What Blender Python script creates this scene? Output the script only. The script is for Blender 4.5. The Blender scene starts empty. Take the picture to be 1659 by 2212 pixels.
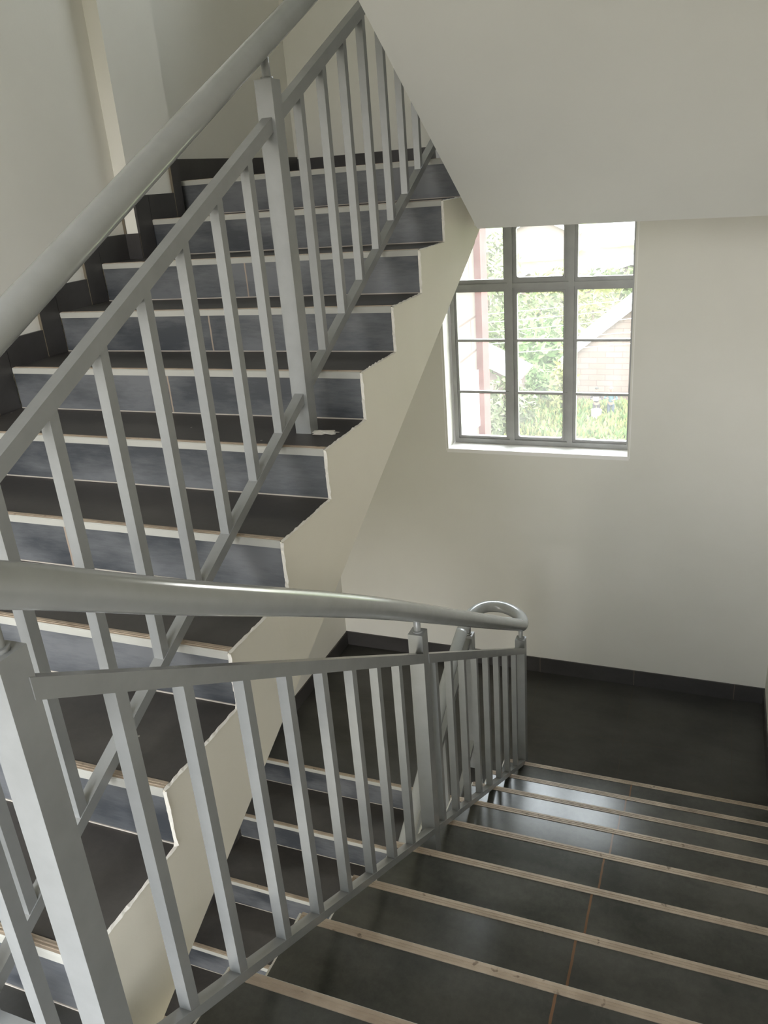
import bpy, bmesh, math, random
from mathutils import Vector, Matrix
random.seed(7)
SC = bpy.context.scene
COL = SC.collection
PI = math.pi

# ------------------------------------------------------------------ materials
def new_mat(name):
    m = bpy.data.materials.new(name); m.use_nodes = True
    nt = m.node_tree; b = nt.nodes['Principled BSDF']
    return m, nt, b
def node(nt, t, **kw):
    n = nt.nodes.new(t)
    for k, v in kw.items():
        setattr(n, k, v)
    return n
def ramp(nt, fac, stops):
    r = node(nt, 'ShaderNodeValToRGB')
    e = r.color_ramp.elements
    while len(e) < len(stops): e.new(0.5)
    for i, (p, c) in enumerate(stops):
        e[i].position = p; e[i].color = (*c, 1)
    nt.links.new(fac, r.inputs['Fac'])
    return r.outputs['Color']
def noise(nt, scale, detail=4, rough=.55, vec=None, dist=0):
    n = node(nt, 'ShaderNodeTexNoise')
    n.inputs['Scale'].default_value = scale; n.inputs['Detail'].default_value = detail
    n.inputs['Roughness'].default_value = rough; n.inputs['Distortion'].default_value = dist
    if vec is None:
        g = node(nt, 'ShaderNodeNewGeometry'); vec = g.outputs['Position']
    nt.links.new(vec, n.inputs['Vector'])
    return n.outputs['Fac']
def math_n(nt, op, a, b=None, c=None):
    n = node(nt, 'ShaderNodeMath', operation=op)
    for i, v in enumerate((a, b, c)):
        if v is None: continue
        if isinstance(v, (int, float)): n.inputs[i].default_value = v
        else: nt.links.new(v, n.inputs[i])
    return n.outputs[0]
def mixc(nt, fac, a, b):
    n = node(nt, 'ShaderNodeMix', data_type='RGBA')
    if isinstance(fac, (int, float)): n.inputs['Factor'].default_value = fac
    else: nt.links.new(fac, n.inputs['Factor'])
    for s, v in (('A', a), ('B', b)):
        i = [x for x in n.inputs if x.name == s and x.type == 'RGBA'][0]
        if isinstance(v, tuple): i.default_value = (*v, 1)
        else: nt.links.new(v, i)
    return [o for o in n.outputs if o.type == 'RGBA'][0]
def bump(nt, b, h, strength=.1, dist=.01):
    n = node(nt, 'ShaderNodeBump'); n.inputs['Strength'].default_value = strength
    n.inputs['Distance'].default_value = dist
    nt.links.new(h, n.inputs['Height']); nt.links.new(n.outputs[0], b.inputs['Normal'])

def mat_paint(name, col, col2, rough=.6, bs=.08):
    m, nt, b = new_mat(name)
    c = ramp(nt, noise(nt, 2.2, 5), [(.3, col), (.75, col2)])
    nt.links.new(c, b.inputs['Base Color']); b.inputs['Roughness'].default_value = rough
    b.inputs['Specular IOR Level'].default_value = .3
    bump(nt, b, noise(nt, 60, 3), bs, .004)
    return m
def mat_plain(name, col, rough=.5, spec=.5, metal=0):
    m, nt, b = new_mat(name)
    f = noise(nt, 9, 3)
    c = ramp(nt, f, [(.3, tuple(x*.9 for x in col)), (.7, tuple(min(1, x*1.08) for x in col))])
    nt.links.new(c, b.inputs['Base Color'])
    b.inputs['Roughness'].default_value = rough; b.inputs['Metallic'].default_value = metal
    b.inputs['Specular IOR Level'].default_value = spec
    return m
def mat_tile(name, dark, light, joints_x=(), joints_y=(), jcol=(.16, .085, .045), rough=(.22, .42), jw=.0028, specks=False, spec=.5, grain=(1, 1, 1), span=(.36, .64)):
    m, nt, b = new_mat(name)
    g = node(nt, 'ShaderNodeNewGeometry'); pos = g.outputs['Position']
    sep = node(nt, 'ShaderNodeSeparateXYZ'); nt.links.new(pos, sep.inputs[0])
    mp = node(nt, 'ShaderNodeMapping'); mp.inputs['Scale'].default_value = (.7, 1.2, 1.4); nt.links.new(pos, mp.inputs[0])
    cloud = noise(nt, 4.2, 3, .5, mp.outputs[0])
    mg = node(nt, 'ShaderNodeMapping'); mg.inputs['Scale'].default_value = grain; nt.links.new(pos, mg.inputs[0])
    fine = noise(nt, 45, 5, .75, mg.outputs[0])
    f = math_n(nt, 'ADD', math_n(nt, 'MULTIPLY', cloud, .75), math_n(nt, 'MULTIPLY', fine, .25))
    base = ramp(nt, f, [(span[0], dark), (span[1], light)])
    mask = None
    def add(mk):
        nonlocal mask
        mask = mk if mask is None else math_n(nt, 'MAXIMUM', mask, mk)
    wob = math_n(nt, 'MULTIPLY_ADD', noise(nt, 25, 2), .003, -.0015)
    for ax, js in (('X', joints_x), ('Y', joints_y)):
        for j in js:
            d = math_n(nt, 'ABSOLUTE', math_n(nt, 'ADD', math_n(nt, 'SUBTRACT', sep.outputs[ax], j), wob))
            add(math_n(nt, 'LESS_THAN', d, jw))
    if mask is not None:
        base = mixc(nt, mask, base, jcol)
    if specks:
        v = node(nt, 'ShaderNodeTexVoronoi'); v.inputs['Scale'].default_value = 13; nt.links.new(pos, v.inputs['Vector'])
        sc = node(nt, 'ShaderNodeSeparateColor'); nt.links.new(v.outputs['Color'], sc.inputs[0])
        lim = math_n(nt, 'MULTIPLY', math_n(nt, 'GREATER_THAN', sc.outputs[0], .80), .05)
        base = mixc(nt, math_n(nt, 'LESS_THAN', v.outputs['Distance'], lim), base, (.34, .32, .28))
    nt.links.new(base, b.inputs['Base Color'])
    r = node(nt, 'ShaderNodeMapRange'); nt.links.new(cloud, r.inputs['Value'])
    r.inputs['From Min'].default_value = .25; r.inputs['From Max'].default_value = .75
    r.inputs['To Min'].default_value = rough[0]; r.inputs['To Max'].default_value = rough[1]
    nt.links.new(r.outputs[0], b.inputs['Roughness'])
    b.inputs['Specular IOR Level'].default_value = spec
    return m

M = {}
M['wall'] = mat_paint('cream_wall_paint', (.735, .715, .655), (.775, .755, .70))
M['soffit'] = mat_paint('soffit_paint', (.715, .712, .682), (.745, .742, .712))
M['stringer'] = mat_paint('stringer_paint', (.80, .755, .655), (.84, .80, .70), .5, .12)
M['reveal'] = mat_paint('reveal_white', (.88, .86, .83), (.90, .885, .86))
M['plaster'] = mat_paint('rough_plaster_edge', (.66, .63, .57), (.78, .75, .69), .9, .5)
M['tread_l'] = mat_tile('dark_tread_tile_upper', (.040, .036, .033), (.075, .068, .062), (), (), rough=(.35, .5), spec=.35, specks=True)
M['riser_l'] = mat_tile('slate_riser_tile', (.042, .046, .053), (.128, .132, .138), (-1.718,), (), (.30, .24, .19), rough=(.36, .5), jw=.003, grain=(.30, 1.0, 1.7), span=(.40, .61))
M['tread_r'] = mat_tile('dark_tread_tile_lower', (.034, .035, .031), (.086, .085, .075), (-.234,), (), rough=(.17, .25), jw=.0035)
M['floor'] = mat_tile('dark_floor_tile', (.032, .031, .028), (.060, .058, .053), (-1.53, -.93, -.33, .27), (4.16,), (.055, .045, .035), rough=(.29, .36), jw=.002)
M['grout'] = mat_plain('pale_grout', (.42, .38, .33), .9)
M['skirt'] = mat_tile('dark_skirting_tile', (.040, .037, .036), (.062, .058, .057), (-1.83, -1.25, -.95, -.33, .28), [3.46-.30*k-.105 for k in range(11)], (.15, .125, .09), rough=(.30, .4), jw=.002)
M['metal'] = None
m, nt, b = new_mat('grey_gloss_metal_paint')
c = ramp(nt, noise(nt, 14, 5, .6), [(.3, (.215, .220, .217)), (.72, (.245, .25, .248))])
nt.links.new(c, b.inputs['Base Color']); b.inputs['Roughness'].default_value = .25
b.inputs['Specular IOR Level'].default_value = .95
bump(nt, b, noise(nt, 35, 3), .05, .002)
M['metal'] = m
m, nt, b = new_mat('grey_gloss_handrail_paint')
c = ramp(nt, noise(nt, 14, 5, .6), [(.3, (.30, .305, .298)), (.72, (.335, .34, .334))])
nt.links.new(c, b.inputs['Base Color']); b.inputs['Roughness'].default_value = .15
b.inputs['Specular IOR Level'].default_value = .8
M['hand'] = m
M['frame'] = mat_plain('window_grey_paint', (.33, .33, .325), .33)
# nosing strip: off-white vinyl front, worn tan ribbed top
M['strip_front'] = mat_paint('nosing_offwhite', (.36, .355, .32), (.44, .43, .39), .45, .03)
m, nt, b = new_mat('nosing_worn_tan')
c1 = ramp(nt, noise(nt, 7, 5), [(.25, (.24, .18, .13)), (.6, (.42, .34, .26)), (.85, (.50, .42, .34))])
spots = noise(nt, 38, 2)
c2 = mixc(nt, ramp(nt, spots, [(.27, (.7, .7, .7)), (.33, (0, 0, 0))]), c1, (.10, .065, .045))
nt.links.new(c2, b.inputs['Base Color']); b.inputs['Roughness'].default_value = .5
M['strip_top'] = m
# glass
m, nt, b = new_mat('window_glass')
out = nt.nodes['Material Output']; nt.nodes.remove(b)
tr = node(nt, 'ShaderNodeBsdfTransparent'); tr.inputs[0].default_value = (.97, .98, .97, 1)
gl = node(nt, 'ShaderNodeBsdfGlossy'); gl.inputs['Roughness'].default_value = .03
lw = node(nt, 'ShaderNodeLayerWeight'); lw.inputs[0].default_value = .12
df = node(nt, 'ShaderNodeBsdfTranslucent'); df.inputs[0].default_value = (.85, .84, .82, 1)
ms = node(nt, 'ShaderNodeMixShader'); nt.links.new(lw.outputs['Fresnel'], ms.inputs[0])
nt.links.new(tr.outputs[0], ms.inputs[1]); nt.links.new(gl.outputs[0], ms.inputs[2])
glare_veil = math_n(nt, 'MULTIPLY_ADD', noise(nt, 6, 4), .04, .016)  # veiling glare put into the glass as a pale translucent mix
ms2 = node(nt, 'ShaderNodeMixShader'); nt.links.new(glare_veil, ms2.inputs[0])
nt.links.new(ms.outputs[0], ms2.inputs[1]); nt.links.new(df.outputs[0], ms2.inputs[2])
nt.links.new(ms2.outputs[0], out.inputs[0])
M['glass'] = m

# ------------------------------------------------------------------ object helpers
BASE = {}
def tag(o, label=None, cat=None, group=None, kind=None):
    if label: o['label'] = label
    if cat: o['category'] = cat
    if group: o['group'] = group
    if kind: o['kind'] = kind
    return o
def empty(name, loc, label=None, cat=None, group=None, kind=None):
    o = bpy.data.objects.new(name, None); COL.objects.link(o)
    o.location = loc; o.empty_display_size = .1
    BASE[o] = Vector(loc)
    return tag(o, label, cat, group, kind)
def obj(name, bm, mats, parent=None, label=None, cat=None, group=None, kind=None, smooth=False, base=None):
    """bm is in world coordinates; it is moved to the object's own base point."""
    me = bpy.data.meshes.new(name)
    pb = BASE[parent] if parent is not None else Vector((0, 0, 0))
    if base is None:
        if len(bm.verts):
            mn = [min(v.co[i] for v in bm.verts) for i in range(3)]
            mx = [max(v.co[i] for v in bm.verts) for i in range(3)]
            base = Vector(((mn[0]+mx[0])/2, (mn[1]+mx[1])/2, mn[2]))
        else: base = Vector((0, 0, 0))
    base = Vector(base)
    bmesh.ops.recalc_face_normals(bm, faces=bm.faces[:])
    bmesh.ops.translate(bm, verts=bm.verts[:], vec=-base)
    bm.to_mesh(me); bm.free()
    if not isinstance(mats, (list, tuple)): mats = [mats]
    for mm in mats: me.materials.append(mm)
    o = bpy.data.objects.new(name, me); COL.objects.link(o)
    if parent is not None:
        o.parent = parent
    o.location = base - pb
    BASE[o] = base
    if smooth:
        for p in me.polygons: p.use_smooth = True
    return tag(o, label, cat, group, kind)
def B(): return bmesh.new()
def box(bm, x0, x1, y0, y1, z0, z1, mi=0):
    vs = [bm.verts.new((x, y, z)) for x in (x0, x1) for y in (y0, y1) for z in (z0, z1)]
    for f in ((0, 1, 3, 2), (4, 6, 7, 5), (0, 4, 5, 1), (2, 3, 7, 6), (0, 2, 6, 4), (1, 5, 7, 3)):
        fc = bm.faces.new([vs[i] for i in f]); fc.material_index = mi
    return vs
def bevel(bm, w=.003, seg=2, ang=.6):
    ed = [e for e in bm.edges if len(e.link_faces) == 2 and e.calc_face_angle(0) > ang]
    bmesh.ops.bevel(bm, geom=ed, offset=w, segments=seg, profile=.6, affect='EDGES')
def prism_x(bm, pts, x0, x1, pts1=None, mi=0):
    """pts: (y,z) contour extruded from x0 to x1 (contour pts1 at x1)."""
    a = [bm.verts.new((x0, y, z)) for y, z in pts]
    b = [bm.verts.new((x1, y, z)) for y, z in (pts1 or pts)]
    n = len(pts)
    fs = [bm.faces.new(a), bm.faces.new(b[::-1])]
    for i in range(n):
        fs.append(bm.faces.new((a[i], a[(i+1) % n], b[(i+1) % n], b[i])))
    for f in fs: f.material_index = mi
def prism_z(bm, pts, z0, z1):
    a = [bm.verts.new((x, y, z0)) for x, y in pts]
    b = [bm.verts.new((x, y, z1)) for x, y in pts]
    n = len(pts)
    bm.faces.new(a); bm.faces.new(b[::-1])
    for i in range(n): bm.faces.new((a[i], a[(i+1) % n], b[(i+1) % n], b[i]))
def sweep(bm, path, rad, seg=20, cap=True):
    path = [Vector(p) for p in path]
    n = len(path)
    t = [(path[min(i+1, n-1)] - path[max(i-1, 0)]).normalized() for i in range(n)]
    u = Vector((0, 0, 1)) if abs(t[0].z) < .9 else Vector((1, 0, 0))
    u = (u - t[0]*u.dot(t[0])).normalized()
    rings = []
    for i in range(n):
        u = (u - t[i]*u.dot(t[i])).normalized()
        w = t[i].cross(u)
        r = rad[i] if isinstance(rad, (list, tuple)) else rad
        rings.append([bm.verts.new(path[i] + (u*math.cos(a) + w*math.sin(a))*r) for a in [2*PI*k/seg for k in range(seg)]])
    for i in range(n-1):
        for k in range(seg):
            f = bm.faces.new((rings[i][k], rings[i][(k+1) % seg], rings[i+1][(k+1) % seg], rings[i+1][k])); f.smooth = True
    if cap:
        bm.faces.new(rings[0][::-1]); bm.faces.new(rings[-1])
def catmull(pts, sub=6):
    P = [Vector(p) for p in pts]; out = []
    for i in range(len(P)-1):
        p0 = P[max(i-1, 0)]; p1 = P[i]; p2 = P[i+1]; p3 = P[min(i+2, len(P)-1)]
        for k in range(sub):
            t = k/sub
            out.append(.5*((2*p1) + (p2-p0)*t + (2*p0-5*p1+4*p2-p3)*t*t + (3*p1-p0-3*p2+p3)*t**3))
    out.append(P[-1]); return out

# ------------------------------------------------------------------ dimensions (metres, our floor is z = 0, camera above the origin)
ZS = -1.607                     # lowest nosing of the right flight
ZH = -1.785                     # half landing, one riser lower
ZU = 1.5                        # upper half landing
YW = 4.772                       # window wall
XR = .455                        # right wall
XL = -1.0                       # open side of the left flights
XRL = -.915                     # open side of the right flights
D, R_ = .30, .15
RR = 1.607/9
yL = [3.46 - .30*k for k in range(11)]
yR = [3.608, 3.285, 2.979, 2.671, 2.352, 2.016, 1.682, 1.373, 1.057, .735]
yB = [3.403 - .317*k for k in range(10)]
RB = .1587
WX, WP, WC = -2.41, -2.34, -2.412   # left wall, pilaster face, wall beyond it

# ------------------------------------------------------------------ the room shell
WINX0, WINX1, WINZ0, WINZ1 = -1.539, -.4285, -.195, 1.19
def wall_with_holes(name, x0, x1, z0, z1, y0, y1, holes, mat):
    bm = B()
    zs = sorted({z0, z1, *[h[2] for h in holes], *[h[3] for h in holes]})
    for za, zb in zip(zs[:-1], zs[1:]):
        xs = [x0]
        cut = sorted([h for h in holes if h[2] <= za and h[3] >= zb])
        cur = x0
        for h in cut:
            if h[0] > cur: box(bm, cur, h[0], y0, y1, za, zb)
            cur = h[1]
        if cur < x1: box(bm, cur, x1, y0, y1, za, zb)
    return obj(name, bm, mat, kind='structure')
WIN2 = (WINX0, WINX1, 3.05, 4.43)
wall_with_holes('wall_back', -2.9, .7, -4.8, 4.7, YW, YW+.25, [(WINX0, WINX1, WINZ0, WINZ1), WIN2], M['wall'])
YFR = -1.2
FRONT = (-2.38, .20, .03, 2.15)
FRONT_LOW = (-2.3, .35, -2.75, -.45)  # unseen opening, added to brighten the lower back wall
FRONT_UP = (-.5, .40, 3.50, 4.55)  # unseen opening, added to light the upper landing
wall_with_holes('wall_front', -2.9, 2.2, -4.8, 4.7, YFR-.25, YFR, [FRONT, FRONT_LOW, FRONT_UP], M['wall'])
bm = B()
prism_z(bm, [(-2.9, YFR), (WX, YFR), (WX, 3.06), (WP, 3.06), (WP, 3.42), (WC, 3.42), (-2.415, YW), (-2.9, YW)], .75, 4.7)
prism_z(bm, [(-2.9, YFR), (WX, YFR), (WX, YW), (-2.9, YW)], -4.8, .75)
obj('wall_left', bm, M['wall'], kind='structure')
bm = B(); box(bm, XR, .7, .735, YW, -4.8, 4.7); box(bm, .7, 2.2, .735, .95, -4.8, 4.7); box(bm, 2.0, 2.2, YFR, .735, -4.8, 4.7); obj('wall_right', bm, M['wall'], kind='structure')  # side lobby is unseen, added to dim the light on the railing sides
bm = B(); box(bm, -2.9, 2.2, YFR-.25, YW+.25, 4.7, 4.85); obj('ceiling', bm, M['soffit'], kind='structure')
# floors
bm = B()
prism_z(bm, [(WX, YFR), (2.0, YFR), (2.0, .735), (XL, .735), (XL, .775), (WX, .775)], -.25, 0.0)
obj('floor', bm, M['floor'], kind='structure')
bm = B()
prism_z(bm, [(WX, yB[0]+.012), (XL, yB[0]+.012), (XL, yR[0]-.03), (XR, yR[0]-.03), (XR, YW), (WX, YW)], ZH-.26, ZH)
obj('floor.001', bm, M['floor'], kind='structure')
bm = B(); box(bm, WX, XR, YFR, 2.2, -3.46, ZH-9*RB); box(bm, XR, 2.0, YFR, .735, -3.46, ZH-9*RB); obj('floor.002', bm, M['floor'], kind='structure')
# upper half landing: tiled top, painted underside
bm = B()
prism_z(bm, [(WX, 3.70), (XL, 3.70), (XL, 3.60), (-.92, 3.60), (-.92, 3.60), (XR, 3.60), (XR, YW), (WX, YW)][:3] + [(XR, 3.60), (XR, YW), (WX, YW)], ZU-.275, ZU-.012)
obj('ceiling.001', bm, M['soffit'], kind='structure')
bm = B()
prism_z(bm, [(WX, yL[0]+.004), (XL, yL[0]+.004), (XL, 3.60), (XR, 3.60), (XR, YW), (WX, YW)], ZU-.012, ZU)
obj('floor.003', bm, M['floor'], kind='structure')
# slab of the next storey
bm = B(); box(bm, WX, XR, YFR, .75, 2.965, 3.28); box(bm, XR, 2.0, YFR, .735, 2.965, 3.28); obj('ceiling.002', bm, M['soffit'], kind='structure')

# ------------------------------------------------------------------ skirting
bm = B()
box(bm, WX, XR, YW-.010, YW, ZH, ZH+.111)
bevel(bm, .0015, 1)
obj('baseboard_back', bm, M['skirt'], kind='structure')
bm = B(); box(bm, WX, XR, YW-.010, YW, ZU, ZU+.088); obj('baseboard_back.001', bm, M['skirt'], kind='structure')
bm = B(); box(bm, XR-.008, XR, yR[0], YW-.010, ZH, ZH+.105)
for j in range(0, 9):
    z = ZS + j*RR
    box(bm, XR-.008, XR, yR[j+1], yR[j], z, z+.105)
    box(bm, XR-.008, XR, yR[j], yR[j]+.10, z-RR, z+.105)
obj('baseboard_right', bm, M['skirt'], kind='structure')
# stepped skirting of the upper left flight
bm = B()
def step_skirt(bm, x, k, y_lo, y_hi, z0):
    z = z0 - k*R_
    box(bm, x, x+.011, y_lo, y_hi, z, z+.105)
for k in range(1, 11):
    z = ZU - k*R_
    ya, yb = yL[k], yL[k-1]
    for (x, a, b_) in ((WX, -9, 3.06), (WP, 3.06, 3.42), (WC+.006, 3.42, 9)):
        lo, hi = max(ya if k < 10 else -1.95, a), min(yb, b_)
        if hi - lo > .004: box(bm, x, x+.011, lo, hi, z, z+.105)
        lo, hi = max(yb-.105, a), min(yb-.003, b_)
        if hi - lo > .004: box(bm, x, x+.012, lo, hi, z+.003, z+R_+.105)
box(bm, WX, WP+.011, 3.049, 3.06, ZU-2*R_, ZU-2*R_+.105)
# landing level along the skewed wall
box(bm, WC, WC+.011, 3.42, YW, ZU, ZU+.100)
obj('baseboard_left', bm, M['skirt'], kind='structure')
bm = B()
box(bm, WX, WX+.010, yB[0], YW, ZH, ZH+.108)
for k in range(1, 9):
    z = ZH - k*RB
    box(bm, WX, WX+.011, yB[k], yB[k-1], z, z+.165)
    box(bm, WX, WX+.012, yB[k-1]-.165, yB[k-1]-.003, z+.003, z+RB+.165)
obj('baseboard_left.001', bm, M['skirt'], kind='structure')

# ------------------------------------------------------------------ stair flights
def bead(bm, x, pts, w=(.004, .013), out=.007):
    """rough plaster bead running along a (y,z) polyline on the face x."""
    rows = []
    for (a, b_) in zip(pts[:-1], pts[1:]):
        a = Vector(a); b_ = Vector(b_)
        L = (b_-a).length; n = max(2, int(L/.012)); d = (b_-a)/n
        nrm = Vector((-(b_-a).y, (b_-a).x)).normalized()
        prev = None
        for i in range(n+1):
            p = a + d*i
            hw = random.uniform(*w); o_ = random.uniform(out*.3, out)
            q0 = p - nrm*hw*.9; q1 = p + nrm*hw*random.uniform(.25, 1.0)
            c = [bm.verts.new((x-.004, q0.x, q0.y)), bm.verts.new((x+o_, p.x, p.y)), bm.verts.new((x-.004, q1.x, q1.y))]
            if prev:
                for s in range(2):
                    bm.faces.new((prev[s], prev[s+1], c[s+1], c[s]))
            prev = c
def nosing(bm, x0, x1, yfront, ztop, sgn, depth, h, wear=True):
    """L-profile strip; sgn=-1: front faces -y (ascending away), +1: front faces +y."""
    s = sgn
    prof = [(yfront - s*depth, ztop-.004), (yfront - s*depth, ztop+.0022), (yfront - s*.003, ztop+.0022), (yfront, ztop-.001), (yfront, ztop-h), (yfront - s*.006, ztop-h)]
    a = [bm.verts.new((x0, y, z)) for y, z in prof]; b_ = [bm.verts.new((x1, y, z)) for y, z in prof]
    n = len(prof)
    bm.faces.new(a); bm.faces.new(b_[::-1])
    for i in range(n):
        f = bm.faces.new((a[i], a[(i+1) % n], b_[(i+1) % n], b_[i]))
        if i in (0, 1): f.material_index = 1
    # two fine ribs on the top
    for q in (.35, .62):
        yy = yfront - s*depth*q
        box(bm, x0+.001, x1-.001, min(yy, yy-s*.0025), max(yy, yy-s*.0025), ztop+.001, ztop+.0034, 1)

def flight(root, x0, x1, ys, z0, r, up_away, tread_m, riser_m, strip_depth, strip_h, body_pts, face_x, n0=0, bead_on=True, body_pts1=None, skin=None):
    n = len(ys)-1
    bm = B(); prism_x(bm, body_pts, x0, x1, body_pts1)
    if skin: prism_x(bm, skin, face_x-.003, face_x+.003)
    obj('stair_slab', bm, M['stringer'], root)
    line = []
    for k in range(0, n+1):
        z = z0 - k*r if up_away else z0 + k*r
        y = ys[k]
        # tread tile k (k = 0 is the landing itself)
        if up_away:
            if k >= 1 and k < n+0:
                bm = B(); box(bm, x0, x1-.001, y+.006, ys[k-1]+.010, z-.012, z); bevel(bm, .0012, 1)
                t = obj('tread', bm, tread_m, root)
            else: t = root
            if k < n:
                bm = B(); nosing(bm, x0 + .012, x1-.002, y, z, -1, strip_depth, strip_h)
                obj('nosing_strip', bm, [M['strip_front'], M['strip_top']], t)
                bm = B(); box(bm, x0 + .012, x1-.002, y+.004, y+.014, z-r, z-strip_h+.001)
                box(bm, x0+.012, x1-.002, y+.002, y+.005, z-r, z-r+.0035, 1)
                obj('riser', bm, [riser_m, M['grout']], root)
        else:
            if k < n:
                bm = B(); box(bm, x0, x1-.008, ys[k+1]-.010, y-.006, z-.012, z); bevel(bm, .0012, 1)
                t = obj('tread', bm, tread_m, root)
            else: t = root
            bm = B(); nosing(bm, x0+.001, x1-.008, y+.004, z, 1, strip_depth, strip_h)
            obj('nosing_strip', bm, [M['strip_front'], M['strip_top']], t)
            if True:
                bm = B(); box(bm, x0+.002, x1-.002, y-.014, y-.003, z-r, z-strip_h+.001)
                obj('riser', bm, riser_m, root)
    return root

def up_contour(ys, z0, r, top_y, th, bottom_y, shrink=.012):
    pts = []
    n = len(ys)-1
    zb = z0 - n*r
    pts.append((bottom_y, zb-.02))
    for k in range(n-1, -1, -1):
        zlow = z0-(k+1)*r; zk = z0 - k*r
        pts.append((ys[k]+shrink, zlow-(shrink if k < n-1 else .02)))
        pts.append((ys[k]+shrink, zk-shrink))
    pts.append((top_y, z0-shrink))
    pts.append((top_y, z0 - (ys[0]-top_y)*.5 - th))
    pts.append((bottom_y, z0 - (ys[0]-bottom_y)*.5 - th))
    return pts

# upper left flight (climbs away from us to the upper half landing)
fl = empty('stair_flight', ((WX+XL)/2, .76, 0), 'tiled stair flight climbing on the left with slate risers and cream open side', 'stairs', 'flights of the staircase')
pts = up_contour(yL, ZU, R_, 3.74, .415, .75)
flight(fl, WX, XL, yL, ZU, R_, True, M['tread_l'], M['riser_l'], .024, .019, pts, XL, skin=up_contour(yL, ZU, R_, 3.60, .415, .75, .001))
bm = B()
for k in range(9, -1, -1):
    zb, zt = ZU-(k+1)*R_, ZU-k*R_
    bead(bm, XL+.003, [(yL[k]+.002, zb+.001), (yL[k]+.002, zt-.003)], (.003, .0115), .005)
    bead(bm, XL+.003, [(yL[k]+.002, zt-.001), ((yL[k-1] if k else 3.60)+.002, zt-.001)], (.0015, .0060), .004)
obj('plaster_edge', bm, M['plaster'], fl, label='rough cream plaster bead along the step ends')

bm = B()
c0 = Vector((-1.075, 2.115, ZU-5*R_))
ringv = []
for i in range(22):
    a = 2*PI*i/22; r = random.uniform(.6, 1.15)
    ringv.append(bm.verts.new(c0 + Vector((.055*r*math.cos(a), .026*r*math.sin(a), .0015))))
tp = bm.verts.new(c0 + Vector((-.012, 0, .007)))
for i in range(22): bm.faces.new((ringv[i], ringv[(i+1) % 22], tp))
bm.faces.new(ringv[::-1])
obj('plaster_patch', bm, M['plaster'], fl, label='white plaster smear at the foot of the railing post')

# right flight (drops away from us to the half landing)
fr = empty('stair_flight', ((XRL+XR)/2, 2.2, ZH), 'dark glossy stair flight on the right dropping away to the half landing below the window', 'stairs', 'flights of the staircase')
pts = [(yR[0]-.012, ZH-.20)]
for j in range(0, 10):
    z = ZS + j*RR
    pts.append((yR[j]-.012, z-.012))
    if j < 9: pts.append((yR[j+1]-.012, z-.012))
pts += [(yR[9]-.012, -.26), (3.42, ZH-.20)]
flight(fr, XRL, XR, yR, ZS, RR, False, M['tread_r'], M['riser_l'], .030, .022, pts, XRL)
bm = B()
ln = []
for j in range(0, 9):
    z = ZS+j*RR
    ln += [(yR[j]-.004, z-.002), (yR[j+1]-.004, z-.002), (yR[j+1]-.004, z+RR-.004)]
bead(bm, XRL-.001, ln, (.002, .006), .003)
obj('plaster_edge', bm, M['plaster'], fr, label='rough pale plaster bead along the step ends')

# lower left flight (drops from the half landing towards us)
fb = empty('stair_flight', ((WX+XL)/2, .55, ZH-9*RB), 'dark stair flight seen under the left one, dropping from the half landing towards the camera', 'stairs', 'flights of the staircase')
pts = up_contour(yB, ZH, RB, 3.41, .40, yB[9]-.01)
flight(fb, WX, XL, yB, ZH, RB, True, M['tread_l'], M['riser_l'], .026, .019, pts, XL)

# flight overhead on the right: only its painted underside and side are seen
fo = empty('stair_flight', (-.25, 2.0, 1.3), 'smooth grey painted underside of the stair flight overhead at upper right', 'stairs', 'flights of the staircase')
low = [(3.366, 1.228), (.43, 2.965)]
low1 = [(3.366, 1.216), (.43, 2.965)]
top = [(.43, 3.27)]
for j in range(8, -1, -1):
    top += [(yR[j+1], ZU+(j+2)*RR*.99), (yR[j+1], ZU+(j+1)*RR*.99)]
top += [(yR[0], ZU+RR*.99), (yR[0], ZU-.014), (3.62, ZU-.014), (3.62, 1.228)]
bm = B(); prism_x(bm, low[:]+top, -.92, XR, low1[:]+top)
obj('stair_soffit', bm, M['soffit'], fo)
# flight overhead on the left (next storey), out of view but shading the well
bm = B(); prism_x(bm, [(.75, 2.965), (3.75, 4.45), (3.75, 4.69), (3.6, 4.69), (.75, 3.28)], WX, XL)
obj('ceiling.003', bm, M['soffit'], kind='structure')

# ------------------------------------------------------------------ railings
def bar_y(bm, X, hw, y0, y1, fz, h, bev=.003, n=1):
    """rectangular tube along y at X, centred on fz(y), vertical height h."""
    a = []
    for y in (y0, y1):
        z = fz(y)
        a.append([bm.verts.new((X+sx*hw, y, z+sz*h/2)) for sx, sz in ((-1, -1), (1, -1), (1, 1), (-1, 1))])
    for i in range(4): bm.faces.new((a[0][i], a[0][(i+1) % 4], a[1][(i+1) % 4], a[1][i]))
    bm.faces.new(a[0][::-1]); bm.faces.new(a[1])
    bevel(bm, bev, 2)
def baluster(root, X, y, fb_, fm, hw=.0125):
    bm = B()
    vs = []
    for f_, top in ((fb_, 0), (fm, 1)):
        vs.append([bm.verts.new((X+sx*hw, y+sy*hw, f_(y+sy*hw))) for sx, sy in ((-1, -1), (1, -1), (1, 1), (-1, 1))])
    for i in range(4): bm.faces.new((vs[0][i], vs[0][(i+1) % 4], vs[1][(i+1) % 4], vs[1][i]))
    bm.faces.new(vs[0][::-1]); bm.faces.new(vs[1])
    bevel(bm, .002, 2)
    return obj('baluster', bm, M['metal'], root)
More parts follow.
